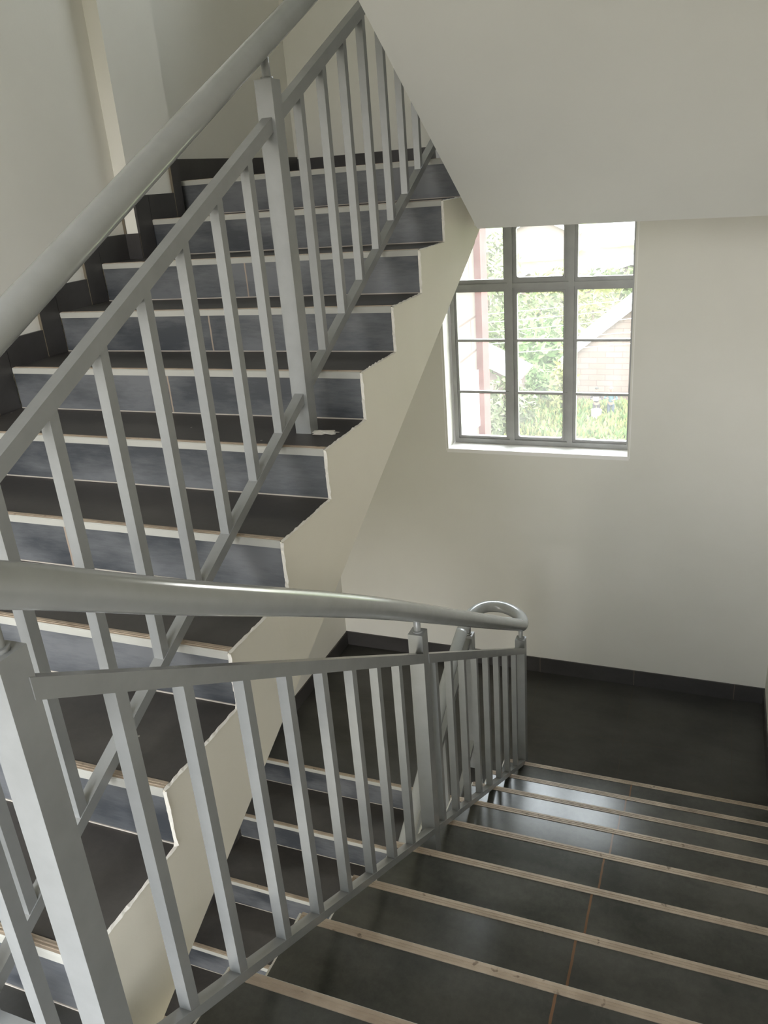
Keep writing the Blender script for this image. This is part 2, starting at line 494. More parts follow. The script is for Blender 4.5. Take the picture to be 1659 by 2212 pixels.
def newel(root, X, y, z0, z1, zh, hw=.025):
    bm = B(); box(bm, X-hw, X+hw, y-hw, y+hw, z0, z1); bevel(bm, .0035, 2)
    p = obj('newel_post', bm, M['metal'], root)
    bm = B(); sweep(bm, [(X, y, z1-.004), (X, y, z1+.004), (X, y, zh-.02)], .0115, 16)
    bm2 = bm
    sweep(bm2, [(X, y, z1-.002), (X, y, z1+.006)], .017, 16)
    obj('handrail_bracket', bm2, M['metal'], p)
    return p
HR = .0315
G = 'welded grey stair railings'
# --- upper left railing
XA = -1.1325
N = lambda y: 1.5 - (3.46-y)*.5
ra = empty('stair_railing', (XA, .64, 0), 'grey metal railing climbing the upper left flight to the top of the photo', 'railing', G)
fb_ = lambda y: N(y) + .055; fm = lambda y: N(y) + .777
ya = [.777 + .1672*i for i in range(16)]
for i, y in enumerate(ya):
    if i == 8: continue
    baluster(ra, XA, y+.0125, lambda q: fb_(q)-.010, fm)
newel(ra, XA, 2.123, ZU-5*R_, N(2.10)+.884, N(2.123)+.958)
newel(ra, XA, .635, 0, N(.635)+.872, N(.635)+.958)
newel(ra, XA, 3.63, ZU, N(3.6)+.872, N(3.63)+.95)
for (a, b_) in ((.635, 2.10), (2.146, 3.61)):
    bm = B(); bar_y(bm, XA, .0145, a, b_, lambda y: fb_(y)-.015, .030); obj('bottom_rail', bm, M['metal'], ra)
    bm = B(); bar_y(bm, XA, .0150, a, b_, fm, .036); obj('mid_rail', bm, M['metal'], ra)
bm = B()
path = [(XA, y, N(y)+.958) for y in (.52, .9, 1.4, 1.9, 2.4, 2.9, 3.4, 3.62)] + [(XA+.01, 3.74, 2.56), (XA+.07, 3.82, 2.58), (XA+.15, 3.83, 2.60)]
sweep(bm, catmull(path, 5), HR, 24); obj('handrail', bm, M['hand'], ra)

# --- right railing
XB = -.8175
rb = empty('stair_railing', (XB, .64, 0), 'grey metal railing of the right flight, big post at lower left, curled far end', 'railing', G)
Z0 = 1.445
fb2 = lambda y: Z0 - 1.481 - .588*(y-.954)
fm2 = lambda y: Z0 - .606 - .592*(y-.69)
hrp = [(.669, -.440), (1.021, -.645), (1.644, -.999), (2.132, -1.289), (2.81, -1.70), (3.50, -2.115)]
ybl = [.954, 1.127, 1.283, 1.443, 1.601, 1.757, 1.914, 2.236, 2.401, 2.563, 2.731, 2.902, 3.078, 3.245, 3.425]
ybl = [.800] + ybl
for y in ybl: baluster(rb, XB, y+.0125, lambda q: fb2(q)-.008, fm2)
newel(rb, -.83, 2.153, ZS+4*RR, Z0-1.373, Z0-1.30)
newel(rb, -.83, .646, 0, Z0-.525, Z0-.425)
newel(rb, -.83, 3.650, ZH, Z0-2.285, Z0-2.205)
for (a, b_) in ((.66, 2.13), (2.175, 3.63)):
    bm = B(); bar_y(bm, XB, .0135, a, b_, lambda y: fb2(y)-.012, .026); obj('bottom_rail', bm, M['metal'], rb)
    bm = B(); bar_y(bm, XB, .0145, a, b_, fm2, .036); obj('mid_rail', bm, M['metal'], rb)
# return across the head of the stairwell, with one bar in the middle
for nm, z, h in (('bottom_rail', .10, .026), ('mid_rail', .80, .034)):
    bm = B(); box(bm, -1.110, -.853, .632, .660, z-h/2, z+h/2); bevel(bm, .003, 2); obj(nm, bm, M['metal'], rb)
baluster(rb, -.972, .646, lambda q: .10, lambda q: .80)
hr = [(-1.130, .52, .99), (-1.10, .40, 1.0), (-.98, .33, 1.03), (-.86, .39, 1.06), (-.822, .50, 1.085)]
hr += [(-.82, y, Z0+z) for y, z in hrp]
hr += [(-.82, 3.64, Z0-2.195), (-.848, 3.74, Z0-2.212), (-.915, 3.803, Z0-2.212), (-.99, 3.818, Z0-2.207), (-1.07, 3.785, Z0-2.207), (-1.118, 3.70, Z0-2.217), (-1.13, 3.582, Z0-2.25)]
bm = B(); sweep(bm, catmull(hr, 7), HR, 28); obj('handrail', bm, M['hand'], rb)

# --- lower left railing
XC = -1.13
NB = lambda y: ZH - (3.403-y)*.5006
rc = empty('stair_railing', (XC, 2.0, ZH-.6), 'grey metal railing of the lowest flight, seen through the bars of the right railing', 'railing', G)
fb3 = lambda y: NB(y)+.055; fm3 = lambda y: NB(y)+.72
for i in range(12):
    y = 3.53 - .167*i
    if i == 8: continue
    baluster(rc, XC, y, lambda q: fb3(q)-.01, fm3)
newel(rc, XC, 3.71, ZH, Z0-2.335, Z0-2.24)
newel(rc, XC, 3.53-.167*8, ZH-4*RB, NB(2.194)+.80, NB(2.194)+.87)
for (a, b_) in ((1.60, 3.69),):
    bm = B(); bar_y(bm, XC, .0135, a, b_, lambda y: fb3(y)-.013, .028); obj('bottom_rail', bm, M['metal'], rc)
    bm = B(); bar_y(bm, XC, .0145, a, b_, fm3, .034); obj('mid_rail', bm, M['metal'], rc)
bm = B(); sweep(bm, catmull([(XC, 3.585, Z0-2.249), (XC, 3.44, Z0-2.305), (XC, 3.169, Z0-2.434), (XC, 2.776, Z0-2.676), (XC, 2.2, Z0-2.97), (XC, 1.55, Z0-3.30)], 5), HR, 24)
obj('handrail', bm, M['hand'], rc)

# ------------------------------------------------------------------ window
YF = YW + .127
def ring(bm, x0, x1, z0, z1, w, y0, y1, rad=.016, seg=5):
    """rectangular frame with rounded inner corners."""
    outer, inner = [], []
    cs = [(x1, z1, 1, 1, 0), (x0, z1, -1, 1, 1), (x0, z0, -1, -1, 2), (x1, z0, 1, -1, 3)]
    for (cx, cz, sx, sz, q) in cs:
        ix, iz = cx - sx*(w+rad), cz - sz*(w+rad)
        for i in range(seg+1):
            a = PI/2*(q + i/seg)
            inner.append((ix+rad*math.cos(a), iz+rad*math.sin(a)))
            outer.append((cx, cz))
    n = len(inner)
    # distinct outer points: keep corner point per segment but spread minutely along the edges
    V = []
    for y in (y0, y1):
        V.append(([bm.verts.new((p[0], y, p[1])) for p in outer], [bm.verts.new((p[0], y, p[1])) for p in inner]))
    for i in range(n):
        j = (i+1) % n
        for side in (0, 1):
            o_, in_ = V[side]
            bm.faces.new((o_[i], o_[j], in_[j], in_[i]))
        bm.faces.new((V[0][1][i], V[0][1][j], V[1][1][j], V[1][1][i]))
        if outer[i] != outer[j]:
            bm.faces.new((V[0][0][i], V[0][0][j], V[1][0][j], V[1][0][i]))
    bmesh.ops.remove_doubles(bm, verts=bm.verts[:], dist=1e-5)
    bmesh.ops.dissolve_degenerate(bm, edges=bm.edges[:], dist=1e-6)
def build_window(name, z0, z1, rows, with_reveal=True):
    w = empty(name, ((WINX0+WINX1)/2, YF, z0), kind='structure')
    x0, x1 = -1.529, -.4235
    vx = [-1.1517, -.790]
    yf = (YF, YF+.012); yr = (YF+.012, YF+.040)
    # fixed frame
    bm = B()
    for (a, b_) in ((x0, x0+.026), (x1-.026, x1)): box(bm, a, b_, yf[0], yf[1], z0+.004, z1-.004)
    for (a, b_) in ((z0+.004, z0+.034), (z1-.034, z1-.004)): box(bm, x0+.026, x1-.026, yf[0], yf[1], a, b_)
    bevel(bm, .002, 2)
    for (a, b_) in ((x0, x0+.040), (x1-.022, x1)): box(bm, a, b_, yr[0], yr[1], z0+.004, z1-.004)
    for (a, b_) in ((z0+.004, z0+.05), (z1-.05, z1-.004)): box(bm, x0+.04, x1-.022, yr[0], yr[1], a, b_)
    obj('window_frame', bm, M['frame'], w)
    for v in vx:
        bm = B(); box(bm, v-.0165, v+.0165, yf[0]-.002, yf[1], z0+.034, z1-.034); bevel(bm, .003, 2)
        box(bm, v-.040, v+.034, yr[0], yr[1], z0+.05, z1-.05)
        obj('mullion', bm, M['frame'], w)
    zt = rows[-1]
    bm = B()
    for (a, b_) in ((x0+.026, vx[0]-.0165), (vx[0]+.0165, vx[1]-.0165), (vx[1]+.0165, x1-.026)):
        box(bm, a, b_, yf[0], yf[1], zt-.016, zt+.012)
    bevel(bm, .002, 2)
    for (a, b_) in ((x0+.04, vx[0]-.040), (vx[0]+.034, vx[1]-.040), (vx[1]+.034, x1-.022)):
        box(bm, a, b_, yr[0], yr[1], zt-.036, zt+.036)
    obj('transom', bm, M['frame'], w)
    for zb in rows[:-1]:
        bm = B(); box(bm, x0+.03, x1-.02, YF+.006, YF+.030, zb-.0075, zb+.0075); bevel(bm, .002, 1)
        obj('glazing_bar', bm, M['frame'], w)
    # opening sashes of the middle column
    for (za, zb) in ((z0+.046, zt-.034), (zt+.034, z1-.05)):
        bm = B(); ring(bm, vx[0]+.030, vx[1]-.036, za, zb, .010, YF+.008, YF+.034)
        obj('sash', bm, M['frame'], w)
    bounds_x = [x0+.03, vx[0], vx[1], x1-.015]; bounds_z = [z0+.045, *rows, z1-.045]
    for a, b_ in zip(bounds_x[:-1], bounds_x[1:]):
        for c, d in zip(bounds_z[:-1], bounds_z[1:]):
            bm = B(); box(bm, a+.004, b_-.004, YF+.019, YF+.022, c+.003, d-.003)
            obj('pane', bm, M['glass'], w)
    # white painted reveal and sill (slightly splayed)
    bm = B()
    t = .006
    for (xa, xb, s) in ((WINX0, WINX0-.012, 1), (WINX1, WINX1+.010, -1)):
        vs = [bm.verts.new(p) for p in ((xb, YW-.0015, z0-.012), (xa+s*t, YF+.05, z0), (xa+s*t, YF+.05, z1), (xb, YW-.0015, z1))]
        vs2 = [bm.verts.new((xb - s*.004, v.co.y, v.co.z)) for v in vs]
        bm.faces.new(vs); bm.faces.new(vs2[::-1])
        for i in range(4): bm.faces.new((vs[i], vs[(i+1) % 4], vs2[(i+1) % 4], vs2[i]))
    obj('window_reveal', bm, M['reveal'], w)
    bm = B(); box(bm, WINX0-.008, WINX1+.008, YW-.003, YF+.05, z0-.022, z0+.002); bevel(bm, .003, 2)
    obj('window_sill', bm, M['reveal'], w)
    return w
build_window('window_1', WINZ0, WINZ1, [.146, .472, .800])
build_window('window_2', 3.05, 4.43, [3.39, 3.72, 4.05])
# unseen openings behind the camera; lower and upper ones added to let light in
for i, F in enumerate((FRONT, FRONT_LOW, FRONT_UP)):
    w = empty('window_%d' % (3+i), ((F[0]+F[1])/2, YFR-.14, F[2]), kind='structure')
    bm = B(); mid = (F[0]+F[1])/2
    for a in (F[0], mid-.025, F[1]-.05): box(bm, a, a+.05, YFR-.16, YFR-.12, F[2]+.05, F[3]-.05)
    for a in (F[2], F[3]-.05): box(bm, F[0], F[1], YFR-.16, YFR-.12, a, a+.05)
    obj('window_frame', bm, M['frame'], w)

# ------------------------------------------------------------------ outdoors
GZ = -10.95
m, nt, b = new_mat('garden_ground')
c = ramp(nt, noise(nt, 1.1, 8, .7), [(.3, (0.0760, 0.1014, 0.0422)), (.5, (0.1098, 0.1309, 0.0591)), (.7, (0.1521, 0.1521, 0.0845))])
nt.links.new(c, b.inputs['Base Color']); b.inputs['Roughness'].default_value = .9; b.inputs['Specular IOR Level'].default_value = .03
M['ground'] = m
def mat_leaf(name, a, b_):
    m, nt, b = new_mat(name)
    c = ramp(nt, noise(nt, 1.6, 5, .6), [(.3, a), (.7, b_)])
    nt.links.new(c, b.inputs['Base Color']); b.inputs['Roughness'].default_value = .7; b.inputs['Specular IOR Level'].default_value = .08
    return m
M['leaf'] = [mat_leaf('leaf_green', (0.0608, 0.0845, 0.0355), (0.1140, 0.1394, 0.0558)), mat_leaf('leaf_bright', (0.0718, 0.1309, 0.0422), (0.1267, 0.1816, 0.0634)),
             mat_leaf('leaf_olive', (0.0676, 0.0828, 0.0439), (0.1183, 0.1284, 0.0676)), mat_leaf('leaf_yellow', (0.1267, 0.1436, 0.0465), (0.1901, 0.1901, 0.0760))]
M['trunk'] = mat_plain('bark', (0.1267, 0.0929, 0.0676), .9)
def mat_brick(name, c1, c2, mortar, scale, bw=.5, rh=.25, ms=.02):
    m, nt, b = new_mat(name)
    g = node(nt, 'ShaderNodeNewGeometry')
    sep = node(nt, 'ShaderNodeSeparateXYZ'); nt.links.new(g.outputs['Position'], sep.inputs[0])
    cmb = node(nt, 'ShaderNodeCombineXYZ')
    nt.links.new(math_n(nt, 'ADD', sep.outputs['X'], sep.outputs['Y']), cmb.inputs[0]); nt.links.new(sep.outputs['Z'], cmb.inputs[1])
    t = node(nt, 'ShaderNodeTexBrick'); nt.links.new(cmb.outputs[0], t.inputs['Vector'])
    t.inputs['Color1'].default_value = (*c1, 1); t.inputs['Color2'].default_value = (*c2, 1); t.inputs['Mortar'].default_value = (*mortar, 1)
    t.inputs['Scale'].default_value = scale; t.inputs['Mortar Size'].default_value = ms
    t.inputs['Brick Width'].default_value = bw; t.inputs['Row Height'].default_value = rh
    nt.links.new(t.outputs['Color'], b.inputs['Base Color']); b.inputs['Roughness'].default_value = .9; b.inputs['Specular IOR Level'].default_value = .03
    return m
M['brick'] = mat_brick('pale_red_brick', (0.1394, 0.1030, 0.0878), (0.1563, 0.1225, 0.1065), (0.1098, 0.0828, 0.0718), 1.0, .9, .32, .02)
M['block'] = mat_brick('cream_block_wall', (0.1309, 0.1098, 0.0946), (0.1394, 0.1199, 0.1056), (0.0845, 0.0608, 0.0524), 1.0, 3.0, .36, .012)
M['white'] = mat_plain('white_render', (0.5280, 0.5280, 0.5148), .8, .03)
M['pinkpaint'] = mat_plain('red_oxide_paint', (0.1280, 0.0640, 0.0602), .7, .03)
M['pinkdark'] = mat_plain('red_oxide_paint_side', (0.4731, 0.1774, 0.1605), .7, .03)
M['rust'] = mat_plain('rust_roof', (0.0972, 0.0760, 0.0692), .8, .03)
M['palepink'] = mat_plain('pale_pink_wall', (0.1690, 0.1394, 0.1267), .8, .03)
M['iron'] = mat_plain('corrugated_iron', (0.5238, 0.5069, 0.4900), .6, .03)
M['bluesheet'] = mat_plain('pale_blue_sheet', (0.4224, 0.5576, 0.6758), .6)

bm = B()
nx, ny = 40, 40
vv = [[None]*(ny+1) for _ in range(nx+1)]
for i in range(nx+1):
    for j in range(ny+1):
        x = -110 + 160*i/nx; y = 6 + 260*j/ny
        h = math.sin(x*.31)*math.cos(y*.23)*.25
        h += max(0, y-95)*.055
        if y < 37: h += 0
        vv[i][j] = bm.verts.new((x, y, GZ - .15 + h))
for i in range(nx):
    for j in range(ny):
        f = bm.faces.new((vv[i][j], vv[i+1][j], vv[i+1][j+1], vv[i][j+1])); f.smooth = True
obj('ground', bm, M['ground'], kind='structure')

# wing of our own building: block wall with a white band, red pillar at its end
wing = empty('building_wing', (-2.6, 6.8, GZ), 'cream block side wing with a red painted corner pillar seen at left through the window', 'building')
bm = B(); box(bm, -2.75, -2.4, 5.04, 8.66, GZ, 2.5); obj('wall', bm, M['block'], wing)
bm = B(); vs = [(5.04, .30), (8.62, -.55), (8.62, -1.22), (5.04, .02)]
prism_x(bm, [(5.04, -.42), (8.64, -.58), (8.64, -1.22), (5.04, -.92)], -2.42, -2.385)
obj('white_band', bm, M['white'], wing, label='white rendered band')
bm = B(); box(bm, -2.56, -2.33, 8.60, 8.86, GZ, 2.5); bevel(bm, .01, 1); obj('corner_pillar', bm, M['pinkpaint'], wing, label='red painted pillar')

# brick house with a gable, two people in front of it
def gable_house(name, x0, x1, y0, y1, zb, ze, zr, wall, roof, label, cat='house', fascia=None, over=.35, windows=()):
    h = empty(name, ((x0+x1)/2, (y0+y1)/2, zb), label, cat)
    xm = (x0+x1)/2
    bm = B(); a = [(x0, zb), (x1, zb), (x1, ze), (xm, zr), (x0, ze)]
    f0 = [bm.verts.new((x, y0, z)) for x, z in a]; f1 = [bm.verts.new((x, y1, z)) for x, z in a]
    bm.faces.new(f0); bm.faces.new(f1[::-1])
    for i in range(5): bm.faces.new((f0[i], f0[(i+1) % 5], f1[(i+1) % 5], f1[i]))
    obj('wall', bm, wall, h)
    s = (zr-ze)/(xm-x0)
    for sx in (-1, 1):
        bm = B()
        xe = xm + sx*(xm-x0+over); zz = ze - over*s
        pr = [(xm, zr+.02), (xe, zz+.02), (xe, zz+.20), (xm, zr+.20)]
        q0 = [bm.verts.new((x, y0-over, z)) for x, z in pr]; q1 = [bm.verts.new((x, y1+over, z)) for x, z in pr]
        bm.faces.new(q0); bm.faces.new(q1[::-1])
        for i in range(4): bm.faces.new((q0[i], q0[(i+1) % 4], q1[(i+1) % 4], q1[i]))
        obj('roof_slope', bm, roof, h)
    if fascia:
        for sx in (-1, 1):
            bm = B(); xe = xm + sx*(xm-x0+over); zz = ze - over*s
            pr = [(xm, zr-.12), (xe, zz-.12), (xe, zz+.24), (xm, zr+.24)]
            q0 = [bm.verts.new((x, y0-over-.05, z)) for x, z in pr]; q1 = [bm.verts.new((x, y0-over, z)) for x, z in pr]
            bm.faces.new(q0); bm.faces.new(q1[::-1])
            for i in range(4): bm.faces.new((q0[i], q0[(i+1) % 4], q1[(i+1) % 4], q1[i]))
            obj('fascia_board', bm, fascia, h)
    for (wx, wz, ww, wh) in windows:
        bm = B(); box(bm, wx, wx+ww, y0-.04, y0+.02, wz, wz+wh); obj('window', bm, M['frame'], h)
    return h
gable_house('brick_house', -7.7, -.3, 46.0, 54, GZ-.2, Z0-10.15, Z0-7.22, M['brick'], M['white'], 'pale red brick house with white gable roof behind the two people outside', fascia=M['white'])
# far houses
gable_house('long_house', -12.5, -3.5, 86, 94, GZ-.2, Z0-11.0, Z0-9.6, M['rust'], M['white'], 'long brown walled house with a white roof beyond the garden, at right in the window', over=.8)
gable_house('pink_house', -19.0, -14.6, 80, 86, GZ-.2, Z0-10.6, Z0-9.4, M['palepink'], M['white'], 'small pink walled house with white roof seen in the middle window column', over=.6, windows=((-17.6, GZ+1.3, .8, .9),))
gable_house('hill_house', -27, -18, 112, 120, GZ, Z0-8.4, Z0-6.2, M['palepink'], M['white'], 'pale house on the far slope, left in the middle window column', over=.6, windows=((-24.5, GZ+2.5, 1, 1.2), (-21, GZ+2.5, 1, 1.2)))
gable_house('slope_house', -16, -6, 122, 130, GZ+1, Z0-7.6, Z0-5.0, M['white'], M['palepink'], 'white house with pale pink roof on the far slope at right in the window', over=.6, windows=((-13.5, GZ+4, 1, 1.2), (-9.5, GZ+4, 1, 1.2)))
# shed with a corrugated roof
sh = empty('shed', (-11, 41, GZ), 'low shed with white corrugated iron roof beside the red pillar outside', 'shed')
bm = B(); box(bm, -12.4, -9.55, 41, 44, GZ-.2, GZ+2.2); obj('wall', bm, M['brick'], sh)
bm = B()
nc = 44
ra_, rb_ = [], []
for i in range(nc+1):
    y = 40.6 + 3.8*i/nc
    w_ = .03*math.sin(i*PI/2*1.0)
    for k, (x, z) in enumerate(((-12.8, GZ+4.0), (-9.2, GZ+2.25))):
        (ra_ if k == 0 else rb_).append((bm.verts.new((x, y, z+w_)), bm.verts.new((x, y, z+w_-.06))))
for i in range(nc):
    bm.faces.new((ra_[i][0], ra_[i+1][0], rb_[i+1][0], rb_[i][0])); bm.faces.new((ra_[i][1], rb_[i][1], rb_[i+1][1], ra_[i+1][1]))
    bm.faces.new((ra_[i][0], ra_[i][1], ra_[i+1][1], ra_[i+1][0])); bm.faces.new((rb_[i][0], rb_[i+1][0], rb_[i+1][1], rb_[i][1]))
for e in (0, nc): bm.faces.new((ra_[e][0], rb_[e][0], rb_[e][1], ra_[e][1]))
obj('corrugated_roof', bm, M['iron'], sh)

# shrubs and trees
def leaf_cloud(bm, c, r, n, size, drop=.0):
    c = Vector(c)
    for _ in range(n):
        while True:
            v = Vector((random.uniform(-1, 1), random.uniform(-1, 1), random.uniform(-1, 1)))
            if .25 < v.length < 1: break
        v = v.normalized()*(v.length**.4)
        p = c + Vector((v.x*r[0], v.y*r[1], v.z*r[2]))
        s = size*random.uniform(.5, 1.2)
        t = Vector((random.gauss(0, 1), random.gauss(0, 1), random.gauss(0, .7))).normalized()
        u = t.cross(Vector((random.gauss(0, 1), random.gauss(0, 1), random.gauss(0, 1)))).normalized()
        pts = [p - t*s, p + u*s*.38, p + t*s*1.05 - Vector((0, 0, drop*s)), p - u*s*.38]
        bm.faces.new([bm.verts.new(q) for q in pts])
def tree(name, x, y, h, rx, leaf, label, cat, n=420, size=.30, nblob=5, ry=None, group=None):
    t = empty(name, (x, y, GZ-.1), label, cat, group)
    bm = B()
    sweep(bm, [(x, y, GZ-.3), (x+.05, y, GZ+h*.35), (x+.12, y+.05, GZ+h*.7)], [.12+h*.012, .09, .04], 8)
    obj('trunk', bm, M['trunk'], t)
    bm = B()
    for i in range(nblob):
        a = 2*PI*i/nblob + x
        k = .0 if i == 0 else .55
        leaf_cloud(bm, (x + rx*k*math.cos(a), y + (ry or rx)*k*math.sin(a), GZ + h*(.62 if i == 0 else random.uniform(.3, .6))),
                   (rx*.62, (ry or rx)*.62, h*.36), n//nblob, size)
    obj('foliage', bm, M['leaf'][leaf], t)
    return t
GT = 'trees and bushes outside the window'
plants = [
 (-9.6, 48, 4.3, 1.7, 1, 'bright green feathery tree in the centre pane of the window', 'tree', 700, .34),
 (-9.0, 45, 2.2, 1.0, 1, 'small vivid green bush at the foot of the bright feathery tree', 'bush', 420, .25),
 (-12.6, 50, 4.6, 2.0, 0, 'dark green tree rising behind the shed roof outside', 'tree', 520, .3),
 (-11.4, 57, 5.2, 2.4, 0, 'broad green tree behind the bright feathery one', 'tree', 640, .32),
 (-8.2, 60, 5.0, 2.3, 3, 'yellow green tree left of the brick house roof', 'tree', 640, .32),
 (-15.5, 60, 6.2, 2.4, 2, 'tall olive tree right of the red pillar', 'tree', 560, .32),
 (-9.8, 39.5, 2.7, 1.6, 2, 'olive bush low in the middle column of the window', 'bush', 620, .26),
 (-11.0, 43.5, 2.9, 1.3, 0, 'green bush in front of the shed wall beside the red pillar', 'bush', 460, .26),
 (-10.2, 37.5, 2.3, .9, 2, 'leafy bush right of the red pillar at the foot of the window', 'bush', 380, .24),
 (-7.3, 43.0, 3.4, .7, 3, 'slim yellow green bush at the left corner of the brick house', 'bush', 360, .24),
 (-12.5, 72, 4.4, 3.0, 3, 'pale yellow tree below the small pink house', 'tree', 560, .4),
 (-8.0, 76, 3.9, 3.2, 0, 'wide green hedge tree under the long brown house', 'tree', 640, .4),
 (-20.5, 78, 7.5, 3.0, 2, 'grey olive tree in the left column above the shed', 'tree', 560, .42),
 (-3.6, 66, 4.4, 2.2, 2, 'olive tree behind the brick house roof', 'tree', 520, .34),
]
for (x, y, h, rx, lf, lab, cat, n_, s_) in plants:
    tree('tree' if cat == 'tree' else 'bush', x, y, h, rx, lf, lab, cat, n_, s_, group=GT)
# low leafy growth in front of the house and grass: uncountable
bm = B()
for _ in range(9000):
    y = random.uniform(30, 44.5); x = -y*random.uniform(.06, .27) + random.uniform(-.5, .5)
    z = GZ - .1
    hgt = random.uniform(.08, .30) * (2.2 if y > 38.5 else 1)
    a = random.uniform(0, 2*PI); ln_ = random.uniform(.10, .26)
    p = Vector((x, y, z)); q = p + Vector((math.cos(a)*ln_, math.sin(a)*ln_, hgt)); r = Vector((-math.sin(a), math.cos(a), 0))*random.uniform(.035, .085)
    mid = (p+q)/2 + Vector((0, 0, hgt*.25))
    f = bm.faces.new([bm.verts.new(v) for v in (p, mid+r, q, mid-r)]); f.material_index = random.choice((0, 1, 1))
obj('grass', bm, [M['leaf'][1], M['leaf'][3]], label='low leafy weeds and grass growing in front of the brick house', cat='grass', kind='stuff')

# overhead wires
wl = ['lowest', 'second lowest', 'middle', 'second highest', 'highest']
for i, (xa, za, xb, zb) in enumerate([(-9.0, -6.93, -3.0, -6.0), (-9.0, -6.55, -3.0, -5.55), (-9.0, -6.10, -3.0, -5.05), (-9.0, -5.72, -3.0, -4.70), (-9.0, -5.42, -3.0, -4.35)]):
    bm = B(); y = 31
    path = []
    for k in range(13):
        t = k/12
        path.append((xa+(xb-xa)*t - 4 + 4*t*2, y+t*.5, Z0 + za + (zb-za)*t - .12*math.sin(PI*t)))
    sweep(bm, path, .012, 6)
    obj('power_line', bm, M['white'], label='pale overhead wire crossing the garden view, %s of the five' % wl[i], cat='wire', group='overhead wires outside the window', smooth=True)

# two people in front of the brick house
def skin_body(name, joints, edges, mat, parent, base):
    me = bpy.data.meshes.new(name)
    vs = [Vector(j[0]) + base for j in joints]
    me.from_pydata([v - base for v in vs], edges, [])
    o = bpy.data.objects.new(name, me); COL.objects.link(o)
    o.parent = parent; o.location = base - BASE[parent]; BASE[o] = base
    md = o.modifiers.new('skin', 'SKIN')
    for i, j in enumerate(joints):
        sv = me.skin_vertices[0].data[i]
        sv.radius = (j[1], j[1]*(j[2] if len(j) > 2 else 1)); sv.use_root = (i == 0)
    sb = o.modifiers.new('sub', 'SUBSURF'); sb.levels = 1; sb.render_levels = 2
    me.materials.append(mat)
    return o
M['skin'] = mat_plain('skin_brown', (0.1452, 0.0858, 0.0594), .6)
M['dress'] = mat_plain('dark_purple_cloth', (0.0198, 0.0152, 0.0172), .8)
M['teal'] = mat_plain('teal_cloth', (0.0429, 0.0792, 0.0891), .8)
M['jean'] = mat_plain('blue_jeans', (0.0330, 0.0429, 0.0561), .8)
M['redcap'] = mat_plain('red_cap_cloth', (0.1320, 0.0330, 0.0297), .7)
M['hair'] = mat_plain('black_hair', (0.0198, 0.0165, 0.0132), .8)
def person(x, y, label, shirt, legs, cap, arms):
    base = Vector((x, y, GZ-.1))
    p = empty('person', base, label, 'person')
    J = [((0, 0, .92), .13, .75), ((0, 0, 1.12), .125, .7), ((0, 0, 1.36), .15, .6), ((0, 0, 1.48), .06), ((0, -.01, 1.56), .085, 1.1), ((0, -.01, 1.68), .085, 1.1)]
    E = [(0, 1), (1, 2), (2, 3), (3, 4), (4, 5)]
    for s in (-1, 1):
        i = len(J)
        J += [((s*.10, 0, .84), .085), ((s*.11, -.02, .47), .058), ((s*.11, .02, .08), .042), ((s*.12, -.13, .035), .035)]
        E += [(0, i), (i, i+1), (i+1, i+2), (i+2, i+3)]
        i = len(J); el, ha = arms[0 if s < 0 else 1]
        J += [((s*.19, 0, 1.38), .058), ((s*el[0], el[1], el[2]), .042), ((s*ha[0], ha[1], ha[2]), .032), ((s*(ha[0]-.03), ha[1]-.06, ha[2]-.02), .036)]
        E += [(2, i), (i, i+1), (i+1, i+2), (i+2, i+3)]
    skin_body('body', J, E, M['skin'], p, base)
    # clothing: slightly larger skins over the same bones
    JS = [((0, 0, .90), .150, .8), ((0, 0, 1.12), .140, .75), ((0, 0, 1.38), .165, .65)]
    ES = [(0, 1), (1, 2)]
    for s in (-1, 1):
        i = len(JS); el, ha = arms[0 if s < 0 else 1]
        JS += [((s*.19, 0, 1.39), .072), ((s*el[0], el[1], el[2]), .056), ((s*(el[0]*.5+ha[0]*.5), el[1]*.5+ha[1]*.5, el[2]*.5+ha[2]*.5), .050)]
        ES += [(2, i), (i, i+1), (i+1, i+2)]
    skin_body('shirt', JS, ES, shirt, p, base)
    JT = [((0, 0, .95), .145, .8)]; ET = []
    for s in (-1, 1):
        i = len(JT); JT += [((s*.10, 0, .82), .10), ((s*.11, -.02, .47), .075), ((s*.11, .02, .12), .062)]
        ET += [(0, i), (i, i+1), (i+1, i+2)]
    skin_body('trousers', JT, ET, legs, p, base)
    bm = B(); bmesh.ops.create_uvsphere(bm, u_segments=16, v_segments=10, radius=.108, matrix=Matrix.Translation(base + Vector((0, .005, 1.675))))
    bmesh.ops.delete(bm, geom=[v for v in bm.verts if v.co.z < base.z+1.665], context='VERTS')
    if cap:
        bmesh.ops.create_cone(bm, cap_ends=True, segments=16, radius1=.095, radius2=.09, depth=.012, matrix=Matrix.Translation(base + Vector((0, -.10, 1.675))))
        obj('cap', bm, M['redcap'], p, label='red cap', smooth=True)
    else: obj('hair', bm, M['hair'], p, smooth=True)
    return p
person(-5.42, 42.0, 'person in dark purple clothes holding a white bag in front of the brick house', M['dress'], M['dress'], False, (((.30, -.04, 1.14), (.16, -.20, 1.18)), ((.30, -.04, 1.14), (.16, -.20, 1.18))))
person(-4.70, 42.1, 'person in teal shirt, blue jeans and red cap with bent arms before the brick house', M['teal'], M['jean'], True, (((.32, .0, 1.16), (.14, -.20, 1.22)), ((.30, -.02, 1.14), (.10, -.20, 1.12))))
bm = B(); c_ = Vector((-5.42, 41.77, GZ+1.02))
box(bm, c_.x-.13, c_.x+.13, c_.y-.05, c_.y+.05, c_.z-.0, c_.z+.17); bevel(bm, .03, 2)
obj('bag', bm, M['white'], label='white bag held by the person in dark purple clothes', cat='bag')
bm = B(); bmesh.ops.create_uvsphere(bm, u_segments=24, v_segments=16, radius=.5)
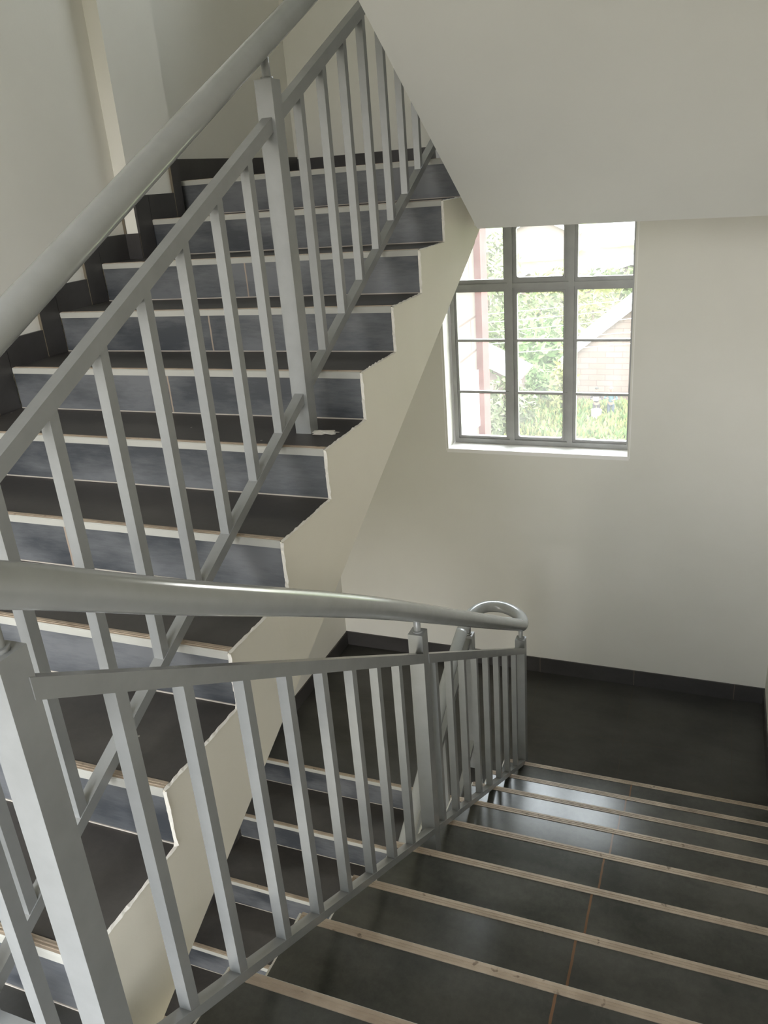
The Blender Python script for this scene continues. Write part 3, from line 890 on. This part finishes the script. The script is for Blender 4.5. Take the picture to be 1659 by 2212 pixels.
for v in bm.verts:
    z = v.co.z
    w_ = .24*(1 + .35*z) * (.75 if z > .42 else 1) + .012*math.sin(9*v.co.x+7*z)
    r_ = math.hypot(v.co.x, v.co.y) or 1
    f_ = min(1, r_/.28)
    v.co.x, v.co.y = v.co.x/r_*w_*f_, v.co.y/r_*w_*.7*f_
    v.co.z = z*.82
bmesh.ops.translate(bm, verts=bm.verts[:], vec=(-5.33, 41.45, GZ-.1+.40))
obj('sack', bm, M['white'], label='white sack standing in the weeds before the person in dark purple clothes', cat='sack', smooth=True)

# ------------------------------------------------------------------ light
W = bpy.data.worlds.new('overcast_sky'); SC.world = W; W.use_nodes = True
nt = W.node_tree; bg = nt.nodes['Background']
tc = node(nt, 'ShaderNodeTexCoord'); sp = node(nt, 'ShaderNodeSeparateXYZ'); nt.links.new(tc.outputs['Generated'], sp.inputs[0])
zz = math_n(nt, 'MULTIPLY_ADD', sp.outputs['Z'], .5, .5)
col = ramp(nt, zz, [(.0, (.16, .15, .11)), (.485, (.20, .19, .15)), (.51, (1.0, .98, .95)), (.62, (.94, .97, 1.0)), (1.0, (.82, .91, 1.0))])
yy = math_n(nt, 'MULTIPLY_ADD', math_n(nt, 'MAXIMUM', sp.outputs['Y'], 0.0), .75, 1.0)
vm = node(nt, 'ShaderNodeVectorMath', operation='SCALE'); nt.links.new(col, vm.inputs[0]); nt.links.new(yy, vm.inputs['Scale'])
nt.links.new(vm.outputs[0], bg.inputs['Color']); bg.inputs['Strength'].default_value = 4.6
def portal(name, x0, x1, z0, z1, y, facing):
    l = bpy.data.lights.new(name, 'AREA'); l.shape = 'RECTANGLE'; l.size = x1-x0; l.size_y = z1-z0
    l.cycles.is_portal = True
    o = bpy.data.objects.new(name, l); COL.objects.link(o)
    o.location = ((x0+x1)/2, y, (z0+z1)/2)
    o.rotation_euler = (PI/2 if facing > 0 else -PI/2, 0, 0)
    return o
portal('window_daylight', WINX0, WINX1, WINZ0, WINZ1, YW+.24, -1)
portal('upper_window_daylight', WINX0, WINX1, 3.05, 4.43, YW+.24, -1)
portal('rear_opening_daylight', *FRONT, YFR-.24, 1)
portal('lower_rear_opening_daylight', *FRONT_LOW, YFR-.24, 1)
portal('upper_rear_opening_daylight', *FRONT_UP, YFR-.24, 1)
sun = bpy.data.lights.new('hazy_sun', 'SUN'); sun.energy = .5; sun.angle = math.radians(12); sun.color = (1.0, .95, .86)
so = bpy.data.objects.new('hazy_sun', sun); COL.objects.link(so); so.rotation_euler = (math.radians(38), math.radians(18), 0)

# ------------------------------------------------------------------ camera and view
cam = bpy.data.cameras.new('camera'); co = bpy.data.objects.new('camera', cam); COL.objects.link(co)
Mx = Matrix(((0.9294958616233211, -0.0727955215558432, 0.3615774540351387), (0.36111363823772324, 0.37912356128428637, -0.851975507604435), (-0.07506253062503802, 0.9224782584541127, 0.37868123689408284)))
co.matrix_world = Matrix.Translation((0, 0, Z0)) @ Mx.to_4x4()
cam.sensor_fit = 'VERTICAL'; cam.sensor_height = 36.0; cam.lens = 36*1757.4567/2212; cam.clip_start = .02; cam.clip_end = 600
SC.camera = co
vs = SC.view_settings
vs.view_transform = 'Standard'; vs.look = 'None'; vs.gamma = 1; vs.use_curve_mapping = False
vs.exposure = 1.52
SC.cycles.max_bounces = 10; SC.cycles.diffuse_bounces = 6; SC.cycles.transparent_max_bounces = 8
SC.cycles.use_denoising = True
